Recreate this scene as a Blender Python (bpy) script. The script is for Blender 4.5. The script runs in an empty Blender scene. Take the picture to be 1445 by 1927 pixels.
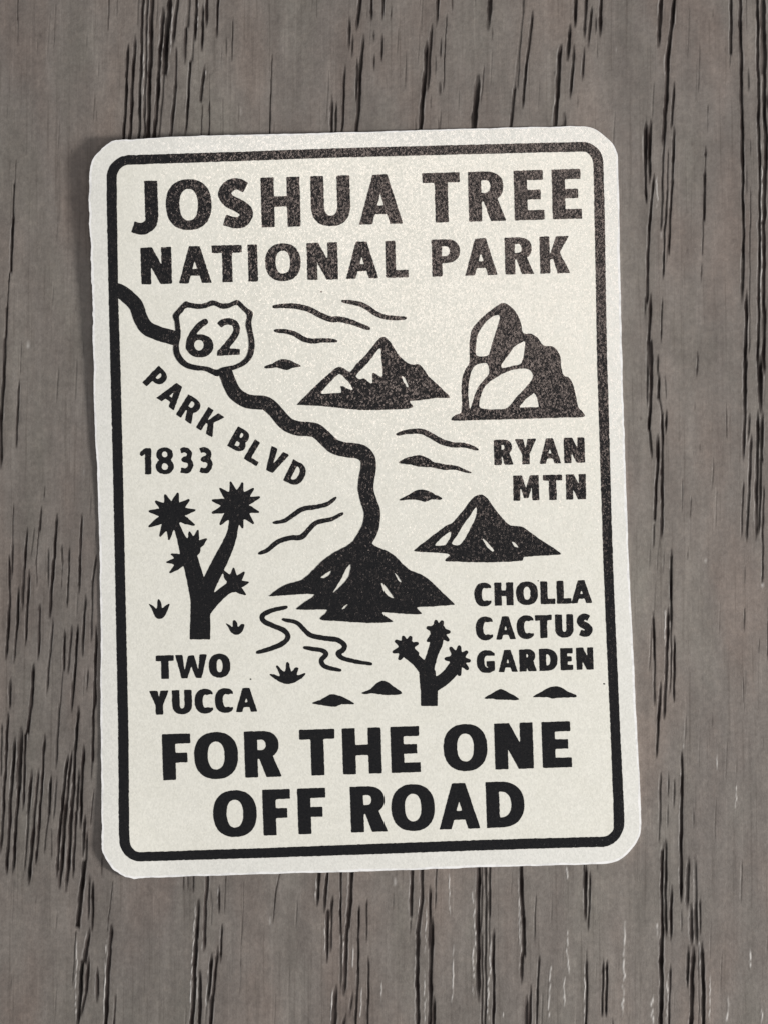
import bpy, math, random
import numpy as np
from mathutils import Vector
from mathutils.geometry import delaunay_2d_cdt

scene = bpy.context.scene
COL = scene.collection
MM = 0.001

# ------------------------------------------------------------------ camera
PW, PH = 1445.0, 1927.0          # size of the photograph, used to turn its pixels into directions
FPX = 3232.0                     # focal length in photograph pixels
DIST = 0.178                     # metres from the lens to the table along the view axis
TILT = math.radians(2.6)
cam_data = bpy.data.cameras.new('camera')
cam_data.sensor_fit = 'VERTICAL'
cam_data.sensor_height = 36.0
cam_data.lens = 36.0 * FPX / PH
cam_data.clip_start = 0.005
cam_data.clip_end = 20.0
cam = bpy.data.objects.new('camera', cam_data)
COL.objects.link(cam)
CPOS = np.array([0.0, -DIST * math.sin(TILT), DIST * math.cos(TILT)])
cam.location = CPOS
cam.rotation_euler = (TILT, 0, 0)
scene.camera = cam

# ------------------------------------------------------------------ room light
world = bpy.data.worlds.new('World')
scene.world = world
world.use_nodes = True
bg = world.node_tree.nodes['Background']
bg.inputs['Color'].default_value = (0.92, 0.965, 1.0, 1)
bg.inputs['Strength'].default_value = 0.31

def area_light(name, loc, target, size, power, color):
    ld = bpy.data.lights.new(name, 'AREA')
    ld.shape = 'RECTANGLE'
    ld.size, ld.size_y = size
    ld.energy = power
    ld.color = color
    o = bpy.data.objects.new(name, ld)
    COL.objects.link(o)
    o.location = loc
    o.rotation_euler = (Vector(target) - Vector(loc)).to_track_quat('-Z', 'Y').to_euler()
    return o

area_light('window_light', (0.64, -0.13, 0.35), (0, 0, 0), (0.12, 0.15), 6.9, (1.0, 0.965, 0.92))
area_light('ceiling_light', (0.160, 0.315, 1.5), (0.016, 0.025, 0), (0.17, 0.17), 1.75, (1.0, 0.80, 0.70))
area_light('added_glint_light', (0.52, -0.62, 1.5), (0, 0, 0), (0.22, 0.22), 2.0, (1.0, 0.95, 0.90))  # added light, no seen source: lifts the lower right wood and its glints

scene.view_settings.view_transform = 'Standard'
scene.view_settings.look = 'None'
scene.view_settings.gamma = 1.0
scene.view_settings.exposure = 0.0
scene.view_settings.use_curve_mapping = False

# ------------------------------------------------------------------ pixel -> point on a horizontal plane
def unproject(px, py, z):
    px = np.asarray(px, float); py = np.asarray(py, float); z = np.asarray(z, float)
    dx = (px - PW / 2) / FPX
    dy = -(py - PH / 2) / FPX
    c, s = math.cos(TILT), math.sin(TILT)
    wx = dx
    wy = dy * c + s
    wz = dy * s - c
    t = (z - CPOS[2]) / wz
    return np.stack([CPOS[0] + t * wx, CPOS[1] + t * wy, CPOS[2] + t * wz], -1)

# ------------------------------------------------------------------ materials
def nodes_of(mat):
    mat.use_nodes = True
    nt = mat.node_tree
    return nt, nt.nodes, nt.links, nt.nodes['Principled BSDF']

def noise(N, L, vec, scale, detail=4, rough=0.6):
    n = N.new('ShaderNodeTexNoise')
    n.inputs['Scale'].default_value = scale
    n.inputs['Detail'].default_value = detail
    n.inputs['Roughness'].default_value = rough
    L.new(vec, n.inputs['Vector'])
    return n

def mapped(N, L, vec, scale):
    m = N.new('ShaderNodeMapping')
    m.inputs['Scale'].default_value = scale
    L.new(vec, m.inputs['Vector'])
    return m.outputs['Vector']

def ramp(N, L, fac, stops):
    r = N.new('ShaderNodeValToRGB')
    els = r.color_ramp.elements
    while len(els) < len(stops):
        els.new(0.5)
    for e, (p, c) in zip(els, stops):
        e.position = p
        e.color = (*c, 1) if len(c) == 3 else c
    L.new(fac, r.inputs['Fac'])
    return r.outputs['Color']

def mixc(N, L, fac, a, b, mode='MIX'):
    m = N.new('ShaderNodeMix')
    m.data_type = 'RGBA'
    m.blend_type = mode
    for sock, v in ((m.inputs[0], fac), (m.inputs[6], a), (m.inputs[7], b)):
        if hasattr(v, 'links'):
            L.new(v, sock)
        elif isinstance(v, tuple):
            sock.default_value = (*v, 1)
        else:
            sock.default_value = v
    return m.outputs[2]

def math_node(N, L, op, a, b):
    m = N.new('ShaderNodeMath')
    m.operation = op
    for sock, v in zip(m.inputs, (a, b)):
        if hasattr(v, 'links'):
            L.new(v, sock)
        else:
            sock.default_value = v
    return m.outputs[0]

def laminate_bump(N, L, vec, P):
    """the grainy matte film that covers both the white vinyl and the ink"""
    def vmath(op, x, y):
        m = N.new('ShaderNodeVectorMath'); m.operation = op
        for sock, val in zip(m.inputs, (x, y)):
            if hasattr(val, 'links'):
                L.new(val, sock)
            else:
                sock.default_value = val
        return m.outputs['Vector']
    warp = noise(N, L, vec, 2600, 2, 0.5)
    wv = vmath('ADD', vec, vmath('MULTIPLY', vmath('SUBTRACT', warp.outputs['Color'], (0.5, 0.5, 0.5)), (0.00022, 0.00022, 0.0)))
    vo = N.new('ShaderNodeTexVoronoi')
    vo.inputs['Scale'].default_value = 7200
    L.new(mapped(N, L, wv, (1.15, 0.8, 0.0)), vo.inputs['Vector'])
    tilt = vmath('MULTIPLY', vmath('SUBTRACT', vo.outputs['Color'], (0.5, 0.5, 0.5)), (0.125, 0.125, 0.0))
    n1 = noise(N, L, vec, 6000, 2, 0.5)
    b = N.new('ShaderNodeBump')
    b.inputs['Strength'].default_value = 1.0
    b.inputs['Distance'].default_value = 0.000006
    L.new(n1.outputs['Fac'], b.inputs['Height'])
    nn = N.new('ShaderNodeVectorMath'); nn.operation = 'NORMALIZE'
    L.new(vmath('ADD', b.outputs['Normal'], tilt), nn.inputs[0])
    L.new(nn.outputs['Vector'], P.inputs['Normal'])

def make_vinyl(name, lo, hi):
    mat = bpy.data.materials.new(name)
    nt, N, L, P = nodes_of(mat)
    tc = N.new('ShaderNodeTexCoord')
    v = tc.outputs['Object']
    a = noise(N, L, v, 350, 4, 0.6)
    b = noise(N, L, v, 2600, 3, 0.6)
    f = math_node(N, L, 'ADD', math_node(N, L, 'MULTIPLY', a.outputs['Fac'], 0.5), math_node(N, L, 'MULTIPLY', b.outputs['Fac'], 0.5))
    c = ramp(N, L, f, [(0.34, lo), (0.66, hi)])
    L.new(c, P.inputs['Base Color'])
    P.inputs['Roughness'].default_value = 0.18
    P.inputs['Specular IOR Level'].default_value = 0.34
    laminate_bump(N, L, v, P)
    return mat

def make_ink():
    mat = bpy.data.materials.new('black_ink_under_film')
    nt, N, L, P = nodes_of(mat)
    tc = N.new('ShaderNodeTexCoord')
    v = tc.outputs['Object']
    a = noise(N, L, v, 5000, 3, 0.65)
    c = ramp(N, L, a.outputs['Fac'], [(0.35, (0.0050, 0.0050, 0.0066)), (0.72, (0.013, 0.0125, 0.013))])
    L.new(c, P.inputs['Base Color'])
    P.inputs['Roughness'].default_value = 0.18
    P.inputs['Specular IOR Level'].default_value = 0.34
    laminate_bump(N, L, v, P)
    return mat

def make_edge():
    mat = bpy.data.materials.new('cut_vinyl_edge')
    nt, N, L, P = nodes_of(mat)
    tc = N.new('ShaderNodeTexCoord')
    a = noise(N, L, tc.outputs['Object'], 1200, 4, 0.7)
    c = ramp(N, L, a.outputs['Fac'], [(0.3, (0.62, 0.62, 0.62)), (0.55, (0.86, 0.86, 0.86))])
    L.new(c, P.inputs['Base Color'])
    P.inputs['Roughness'].default_value = 0.45
    return mat

def make_wood():
    mat = bpy.data.materials.new('grey_stained_oak')
    nt, N, L, P = nodes_of(mat)
    tc = N.new('ShaderNodeTexCoord')
    v = tc.outputs['Object']
    pore = N.new('ShaderNodeAttribute'); pore.attribute_name = 'pore'
    stain = N.new('ShaderNodeAttribute'); stain.attribute_name = 'stain'
    fib = noise(N, L, mapped(N, L, v, (1.0, 0.06, 1.0)), 1500, 5, 0.65)
    fib2 = noise(N, L, mapped(N, L, v, (1.0, 0.10, 1.0)), 420, 4, 0.6)
    blot = noise(N, L, mapped(N, L, v, (1.0, 0.45, 1.0)), 330, 6, 0.68)
    spk = noise(N, L, v, 2300, 3, 0.7)
    f = math_node(N, L, 'ADD', math_node(N, L, 'MULTIPLY', fib.outputs['Fac'], 0.16), math_node(N, L, 'MULTIPLY', fib2.outputs['Fac'], 0.22))
    f = math_node(N, L, 'ADD', f, math_node(N, L, 'MULTIPLY', blot.outputs['Fac'], 0.36))
    f = math_node(N, L, 'ADD', f, math_node(N, L, 'MULTIPLY', spk.outputs['Fac'], 0.26))
    base = ramp(N, L, f, [(0.36, (0.116, 0.101, 0.092)), (0.5, (0.167, 0.149, 0.136)), (0.64, (0.224, 0.203, 0.187))])
    big = noise(N, L, mapped(N, L, v, (1.0, 0.3, 1.0)), 55, 3, 0.55)
    base = mixc(N, L, 1.0, base, ramp(N, L, big.outputs['Fac'], [(0.3, (0.86, 0.855, 0.86)), (0.7, (1.13, 1.12, 1.10))]), 'MULTIPLY')
    hair = noise(N, L, mapped(N, L, v, (1.0, 0.022, 1.0)), 3200, 2, 0.5)
    base = mixc(N, L, 1.0, base, ramp(N, L, hair.outputs['Fac'], [(0.30, (0.80, 0.79, 0.78)), (0.42, (1.0, 1.0, 1.0)), (0.62, (1.0, 1.0, 1.0)), (0.74, (1.16, 1.16, 1.16))]), 'MULTIPLY')
    flk = noise(N, L, mapped(N, L, v, (0.85, 0.7, 1.0)), 1100, 5, 0.7)
    base = mixc(N, L, 1.0, base, ramp(N, L, flk.outputs['Fac'], [(0.36, (0.90, 0.90, 0.90)), (0.5, (1.0, 1.0, 1.0)), (0.66, (1.13, 1.12, 1.11))]), 'MULTIPLY')
    tint = noise(N, L, mapped(N, L, v, (1.0, 0.35, 1.0)), 130, 3, 0.5)
    tcol = ramp(N, L, tint.outputs['Fac'], [(0.35, (1.055, 0.99, 0.965)), (0.5, (1.0, 1.0, 1.0)), (0.66, (0.965, 0.995, 0.975))])
    base = mixc(N, L, 1.0, base, tcol, 'MULTIPLY')
    base = mixc(N, L, stain.outputs['Fac'], base, (0.050, 0.041, 0.037))
    worn_glintA = N.new('ShaderNodeAttribute'); worn_glintA.attribute_name = 'worn_glint'
    base = mixc(N, L, math_node(N, L, 'MULTIPLY', worn_glintA.outputs['Fac'], 0.85), base, (0.55, 0.53, 0.51))  # pale colour: worn rims and dust, plus painted lacquer glints
    floor = ramp(N, L, fib.outputs['Fac'], [(0.36, (0.008, 0.0062, 0.006)), (0.52, (0.024, 0.018, 0.0168)), (0.66, (0.068, 0.056, 0.052))])
    col = mixc(N, L, pore.outputs['Fac'], base, floor)
    L.new(col, P.inputs['Base Color'])
    rg = noise(N, L, v, 900, 4, 0.7)
    rr = ramp(N, L, rg.outputs['Fac'], [(0.3, (0.34,) * 3), (0.7, (0.58,) * 3)])
    inv = math_node(N, L, 'SUBTRACT', 1.0, pore.outputs['Fac'])
    L.new(math_node(N, L, 'ADD', math_node(N, L, 'MULTIPLY', rr, inv), math_node(N, L, 'MULTIPLY', pore.outputs['Fac'], 0.7)), P.inputs['Roughness'])
    L.new(math_node(N, L, 'ADD', math_node(N, L, 'MULTIPLY', inv, 0.36), 0.05), P.inputs['Specular IOR Level'])
    bs = math_node(N, L, 'ADD', math_node(N, L, 'MULTIPLY', spk.outputs['Fac'], 0.9), math_node(N, L, 'MULTIPLY', fib.outputs['Fac'], 0.25))
    b = N.new('ShaderNodeBump')
    b.inputs['Strength'].default_value = 1.0
    b.inputs['Distance'].default_value = 0.000042
    L.new(bs, b.inputs['Height'])
    L.new(b.outputs['Normal'], P.inputs['Normal'])
    return mat

VINYL = make_vinyl('cream_printed_vinyl', (0.725, 0.716, 0.65), (0.775, 0.766, 0.705))
MARGIN = make_vinyl('white_vinyl_margin', (0.715, 0.712, 0.67), (0.765, 0.762, 0.725))
INK, EDGE, WOOD = make_ink(), make_edge(), make_wood()

# ------------------------------------------------------------------ the wooden table top
# open pores of the oak, read off the photograph: (x0, y0, x1, y1, full width, darkness) in the
# coordinates of an enlarged view; each view is (left, top, enlargement).
VIEWS = {
'W1': ((0, 0, 2.89), [
 (100,0,98,235,5,.8),(596,0,590,175,7,.9),(640,0,637,100,5,.5),(700,235,676,752,17,1),(737,190,708,752,19,1),(778,0,757,752,17,.95),
 (802,0,785,752,15,.85),(830,0,805,752,24,1),(890,40,842,752,22,1),(925,0,895,400,30,1),(893,400,868,740,13,.6),(968,0,940,250,20,.9),(962,255,955,480,14,1),
 (955,470,930,745,20,.9),(1030,0,1020,140,22,.5),(1012,140,1008,345,17,.95),(1070,0,1062,230,18,1),(1055,180,1045,340,14,.45),(1038,340,1015,675,15,1),
 (1105,20,1100,285,16,1),(1128,0,1122,155,18,1),(1115,360,1092,555,19,.9),(1188,0,1180,210,14,1),(1270,100,1262,325,7,.9),(1232,210,1232,305,8,.6),
 (1103,570,1097,740,6,.8),(1140,560,1138,740,9,.9),(1140,400,1140,560,6,.3),(1215,540,1213,720,4,.4),(1300,560,1297,670,4,.35),(40,560,40,650,7,.2),(525,600,525,660,6,.3),(497,50,497,75,6,.4)]),
'W2': ((480, 0, 2.89), [
 (95,300,88,490,7,.9),(88,490,80,722,8,1),(572,0,552,165,22,1),(513,100,510,270,17,.85),(532,190,526,310,14,.8),(633,0,630,120,17,.9),(610,55,608,95,11,.5),(695,0,692,110,18,.9),
 (742,45,735,108,10,.7),(645,165,645,225,11,.7),(690,185,688,340,16,.9),(648,290,646,385,12,.8),(590,190,578,330,19,.85),(577,330,552,715,22,.95),(557,320,548,560,14,.9),(490,350,472,715,15,1),
 (418,525,416,715,18,.9),(442,560,438,715,14,.9),(335,0,337,100,4,.3),(992,0,985,140,17,.9),(960,130,935,500,19,.9),(935,225,898,705,24,1),(1010,210,1005,320,12,.65),
 (1040,80,1022,490,7,.9),(980,300,978,410,12,.4),(1003,440,1003,520,20,.8),(955,520,952,600,7,.5),(995,650,996,690,10,.5),(1070,0,1070,60,8,.8),(1275,0,1265,165,28,.9),
 (1287,150,1287,215,10,.5),(1210,400,1188,700,34,.95),(1245,350,1225,560,8,.7),(1440,200,1410,480,14,.45),(1412,480,1388,680,18,.8),(870,640,872,700,8,.4)]),
'W3': ((940, 0, 2.8614), [
 (125,0,90,480,16,.35),(80,480,58,675,17,.9),(178,60,148,300,17,.9),(148,300,120,585,16,.95),(408,0,402,155,21,1),(378,130,362,335,21,1),(328,230,296,680,24,1),(400,245,378,535,17,.9),
 (345,600,342,680,28,.6),(465,0,452,210,19,.9),(495,30,475,250,17,.9),(455,250,443,430,14,.9),(515,80,515,180,15,.7),(545,0,538,200,19,1),(870,0,850,255,24,1),(938,0,905,300,22,1),
 (905,300,880,800,24,1),(940,440,920,700,15,.9),(785,650,785,916,22,1),(810,640,803,916,20,1),(938,690,930,916,17,.9),(1243,0,1243,300,17,.9),(1240,300,1236,360,6,.6),(1292,0,1305,916,20,1),
 (1337,370,1337,500,11,.6),(1325,0,1328,160,6,.5),(1385,0,1395,916,17,1),(1415,0,1420,400,32,.9),(1420,400,1432,916,22,1),(1443,500,1443,600,20,.9),(1120,560,1118,720,5,.7),(1107,790,1106,840,15,.9),
 (1147,60,1147,95,7,.5),(905,800,903,916,9,.7),(1106,845,1104,916,8,.7),(1347,750,1347,840,8,.4)]),
'R1': ((1140, 250, 4.282), [
 (312,0,320,580,22,1),(343,0,350,400,27,1),(388,335,345,750,23,1),(345,740,325,1360,25,1),(360,1300,340,1700,27,1),(350,1690,355,1960,48,.95),(465,0,440,800,20,.75),(500,130,490,450,15,.8),
 (488,470,455,1180,19,.9),(545,0,530,400,21,.9),(530,390,500,990,22,.95),(800,110,800,200,21,.9),(797,280,785,700,24,.95),(780,690,775,1000,11,.8),(768,1050,764,1200,11,.8),(455,1330,438,1700,13,.9),
 (415,1820,412,1960,20,.8),(735,1770,735,1960,10,.7),(1097,0,1105,1010,24,1),(1105,1000,1088,1370,29,.8),(1130,1270,1118,1960,28,1),(1158,50,1160,130,9,.4),(1130,280,1130,500,15,.4),
 (1160,440,1155,1100,13,.65),(1155,1100,1150,1800,14,.5),(1232,0,1235,710,22,1),(1235,700,1220,1960,24,1),(1288,0,1268,710,34,.9),(1268,700,1270,1960,30,1),(315,1330,312,1480,19,.6)]),
'R2': ((1140, 680, 4.282), [
 (335,0,328,350,20,.8),(368,0,345,560,28,1),(348,550,368,780,25,.9),(415,0,410,100,19,.8),(425,95,420,300,25,.95),(425,290,450,430,17,.75),(470,110,485,300,13,.6),(485,390,480,580,21,.9),
 (452,410,450,910,23,1),(452,900,445,1430,27,1),(415,590,415,810,30,1),(415,800,388,1290,25,1),(385,1310,378,1520,22,.5),(430,1430,428,1510,15,.45),(522,1520,522,1960,23,1),(465,1540,460,1700,8,.6),
 (738,0,725,130,13,.7),(715,345,715,400,9,.5),(968,345,970,620,8,.65),(615,950,608,1220,11,.45),(685,1080,678,1260,9,.7),(660,1510,655,1600,9,.7),(1120,0,1118,260,34,.95),(1118,250,1105,800,28,.9),
 (1155,410,1140,650,24,.7),(1170,590,1150,1010,24,.95),(1150,1000,1130,1460,24,.75),(1105,960,1088,1420,17,.75),(1240,0,1240,410,42,1),(1222,400,1215,800,28,.95),(1255,400,1250,800,30,.85),(1215,790,1205,1440,30,.9),(1245,790,1225,1400,28,.7),
 (1265,1000,1255,1800,19,.75),(1118,1640,1115,1800,8,.5),(755,680,757,720,18,.7),(702,720,700,760,9,.5)]),
'R3': ((1150, 1100, 4.2814), [
 (478,0,482,310,23,1),(482,300,472,880,17,.75),(455,180,440,710,27,1),(440,700,422,1100,27,1),(335,220,345,610,23,1),(345,600,345,980,21,.65),(505,410,503,950,21,1),(395,780,375,1160,25,1),
 (375,1150,362,1400,23,.95),(568,1330,562,1960,25,1),(1072,180,1070,370,11,.8),(1062,760,1060,960,9,.6),(1260,200,1255,600,10,.8),(458,1520,455,1720,19,.6),(505,1560,500,1800,19,.7),(395,1500,388,1960,23,.65),
 (455,1770,450,1960,13,.5),(660,1800,660,1960,19,.3),(1190,430,1185,550,9,.5),(560,1230,560,1260,10,.6)]),
'B1': ((1050, 1520, 3.6582), [
 (697,0,690,250,15,.6),(845,0,845,410,24,1),(845,400,845,660,25,1),(848,700,848,860,11,.55),(738,215,738,900,20,.9),(712,300,712,910,24,1),(710,900,705,1520,32,1),(780,540,772,920,23,1),
 (770,1080,760,1520,17,.8),(895,330,885,700,28,.75),(940,350,945,650,25,.45),(912,650,915,960,28,.8),(945,650,950,960,28,.75),(975,620,975,880,17,.8),(895,950,885,1250,22,.9),(930,950,910,1520,30,1),(990,930,1000,1520,28,1),
 (965,950,965,1520,10,.5),(188,385,185,780,24,1),(218,430,205,850,17,.8),(195,1040,190,1520,18,.9),(308,1045,300,1450,17,.9),(333,1045,328,1450,19,1),(370,1450,375,1520,11,.7),(268,385,265,430,9,.6),(722,230,720,280,26,.5)]),
'B2': ((600, 1620, 2.89), [
 (45,65,30,280,15,.95),(75,190,60,300,15,.8),(48,270,45,550,18,1),(68,280,66,500,13,.8),(118,65,120,400,13,1),(178,60,160,360,24,1),(155,350,135,740,22,1),(122,400,118,700,14,.6),(218,240,212,610,13,1),
 (212,600,200,900,15,.9),(262,205,258,440,11,.8),(270,520,265,900,13,1),(95,680,85,900,22,.9),(150,830,130,900,19,.9),(185,720,165,840,17,.8),(505,48,500,310,20,1),(497,320,495,400,11,.5),(560,48,560,210,20,1),
 (560,200,535,400,22,.95),(535,390,535,900,22,1),(603,140,600,500,16,1),(614,300,600,900,24,.95),(625,730,622,900,22,.9),(638,48,632,260,10,.7),(866,40,863,410,26,1),(885,40,880,400,11,.7),(928,38,925,300,15,.8),
 (905,40,905,400,16,.7),(863,400,868,760,24,1),(885,400,885,900,14,.75),(906,400,903,900,14,.8),(948,370,948,900,17,1),(925,300,925,480,10,.6),(1098,35,1105,310,22,1),(1112,300,1112,510,22,1),(1105,490,1098,680,20,.95),(1178,180,1170,440,9,.6),
 (1198,510,1185,730,13,.95),(1185,720,1182,900,13,.9),(1150,680,1145,900,17,1),(1125,730,1125,900,24,.95),(1440,35,1440,260,10,.9)]),
'B3': ((180, 1600, 3.1413), [
 (103,190,75,430,7,.8),(95,430,60,1050,22,1),(15,720,12,900,17,.9),(122,850,108,1050,11,.9),(610,280,600,510,20,1),(598,500,570,1050,26,1),(660,155,640,600,22,1),(520,165,518,240,11,.6),(545,165,545,240,13,.6),
 (580,160,580,250,11,.8),(733,210,730,380,13,1),(770,170,765,370,5,.7),(683,230,683,340,11,.4),(748,440,740,660,15,1),(725,570,695,870,19,1),(690,610,665,900,20,1),(690,860,680,1050,24,1),(620,710,615,1050,22,1),
 (880,190,850,860,4,.4),(1085,160,1068,240,10,.7),(1068,240,1050,430,8,.85),(1320,135,1312,330,20,1),(1370,135,1350,370,20,1),(1405,260,1385,420,17,.9),(1370,350,1368,660,18,1),(1390,450,1385,600,11,.8),(1420,800,1400,1050,22,.9),(40,40,38,140,6,.7)]),
'L1': ((0, 250, 3.5045), [
 (70,160,65,240,4,.3),(110,170,100,350,5,.6),(95,340,90,575,13,.9),(88,570,75,920,19,1),(65,920,50,1160,10,.9),(48,1150,42,1360,17,1),(38,1350,10,1950,24,1),(130,1630,115,1950,15,.9),(145,1370,135,1600,8,.4),
 (385,540,375,700,5,.25),(568,60,572,72,9,.7),(475,120,480,135,12,.7),(500,1150,508,1170,12,.4)]),
'L2': ((0, 780, 3.5045), [
 (8,0,8,350,24,.95),(115,0,110,230,13,.9),(92,590,85,850,8,.8),(85,850,80,1080,17,.75),(65,920,65,1260,17,1),(65,1250,42,1620,22,1),(298,480,290,570,7,.8),(275,600,262,770,17,.9),(260,770,240,970,8,.9),
 (240,960,247,1130,8,.8),(183,745,165,1010,17,1),(160,1000,150,1290,20,.85),(195,1030,185,1260,19,1),(183,1250,170,1520,19,1),(125,1140,115,1410,19,1),(113,1400,92,1640,17,.95),(230,750,205,950,11,.55),
 (378,655,360,960,20,1),(355,950,330,1350,22,1),(320,880,320,1130,15,.65),(410,850,410,980,13,.7),(420,930,405,1160,6,.7),(460,870,445,1280,13,.9),(540,650,530,960,18,1),(530,950,522,1180,19,1),
 (640,920,612,1110,17,.9),(610,1100,605,1500,17,.65),(565,1190,545,1600,19,.9),(635,1390,628,1950,22,1),(515,1380,500,1660,19,1),(500,1650,475,1950,19,1),(475,1390,450,1720,17,.85),(430,1420,420,1700,19,.95),
 (265,1240,255,1610,18,1),(350,1350,310,1850,18,.75),(225,1640,210,1950,22,1),(75,1740,65,1950,15,.9),(585,1670,572,1830,13,.8),(415,1700,395,1950,13,.5),(60,530,70,540,30,.25)]),
'L3': ((0, 1300, 3.0733), [
 (58,0,57,90,15,.9),(50,120,30,510,18,1),(30,500,8,930,18,1),(190,0,160,250,20,1),(150,250,135,690,16,.95),(90,270,65,610,20,1),(65,600,40,1070,20,1),(122,210,110,570,34,.9),(110,560,75,1060,20,1),
 (185,460,165,710,20,.95),(165,700,145,1050,13,.75),(262,255,235,660,17,1),(235,650,210,1010,18,1),(222,460,195,810,17,.95),(195,800,168,1120,22,1),(298,485,285,710,18,.95),(285,700,255,950,11,.65),
 (330,500,310,750,13,.55),(300,800,300,980,9,.6),(345,60,325,450,17,.65),(395,370,350,760,20,1),(350,750,330,1080,20,1),(418,340,385,660,17,1),(385,650,345,1150,24,1),(455,85,425,570,18,1),(425,560,385,1160,24,1),
 (440,700,425,1080,17,1),(460,450,445,700,17,.9),(485,315,465,800,20,1),(548,0,535,410,17,1),(535,400,528,520,11,.7),(418,0,415,130,15,.9),(545,570,525,780,9,.7),(495,710,480,960,18,.9),(505,810,500,980,17,.75),
 (490,985,450,1380,28,1),(518,1070,512,1330,15,.8),(540,1100,535,1390,17,1),(520,1380,490,1570,27,1),(480,1560,450,1950,24,1),(515,1540,500,1750,21,1),(500,1740,468,1890,16,.95),(440,1400,420,1700,9,.6),(565,1600,562,1800,17,1),(645,1340,620,1710,17,1),
 (620,1700,612,1950,20,1),(655,1110,620,1400,6,.7),(668,1760,662,1950,10,.8),(12,180,8,500,13,.7),(590,970,588,1050,6,.5),(215,1190,205,1230,7,.4)]),
}
# thin raised ridges of lacquer that glitter near the bottom of the picture
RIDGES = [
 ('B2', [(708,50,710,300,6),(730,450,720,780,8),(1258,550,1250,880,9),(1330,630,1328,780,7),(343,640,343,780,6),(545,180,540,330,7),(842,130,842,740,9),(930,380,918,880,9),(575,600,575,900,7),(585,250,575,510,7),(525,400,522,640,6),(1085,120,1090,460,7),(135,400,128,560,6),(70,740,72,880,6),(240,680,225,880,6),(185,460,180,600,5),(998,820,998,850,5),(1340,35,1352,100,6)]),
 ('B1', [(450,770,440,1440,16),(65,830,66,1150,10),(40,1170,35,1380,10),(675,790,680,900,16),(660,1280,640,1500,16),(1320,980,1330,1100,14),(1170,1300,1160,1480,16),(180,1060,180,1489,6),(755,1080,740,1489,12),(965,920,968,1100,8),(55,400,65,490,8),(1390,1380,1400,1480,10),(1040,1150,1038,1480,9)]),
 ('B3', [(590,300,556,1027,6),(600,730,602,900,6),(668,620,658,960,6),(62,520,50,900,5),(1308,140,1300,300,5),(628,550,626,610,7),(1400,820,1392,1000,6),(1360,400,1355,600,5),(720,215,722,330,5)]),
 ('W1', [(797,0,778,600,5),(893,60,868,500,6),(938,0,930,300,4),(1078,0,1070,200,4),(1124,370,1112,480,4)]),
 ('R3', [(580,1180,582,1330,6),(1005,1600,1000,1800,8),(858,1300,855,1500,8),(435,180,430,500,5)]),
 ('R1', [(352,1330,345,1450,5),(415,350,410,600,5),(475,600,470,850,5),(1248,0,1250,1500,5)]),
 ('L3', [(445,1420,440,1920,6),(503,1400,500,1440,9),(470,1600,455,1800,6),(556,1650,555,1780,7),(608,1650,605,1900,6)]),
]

random.seed(7)
rng = np.random.default_rng(11)

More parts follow.
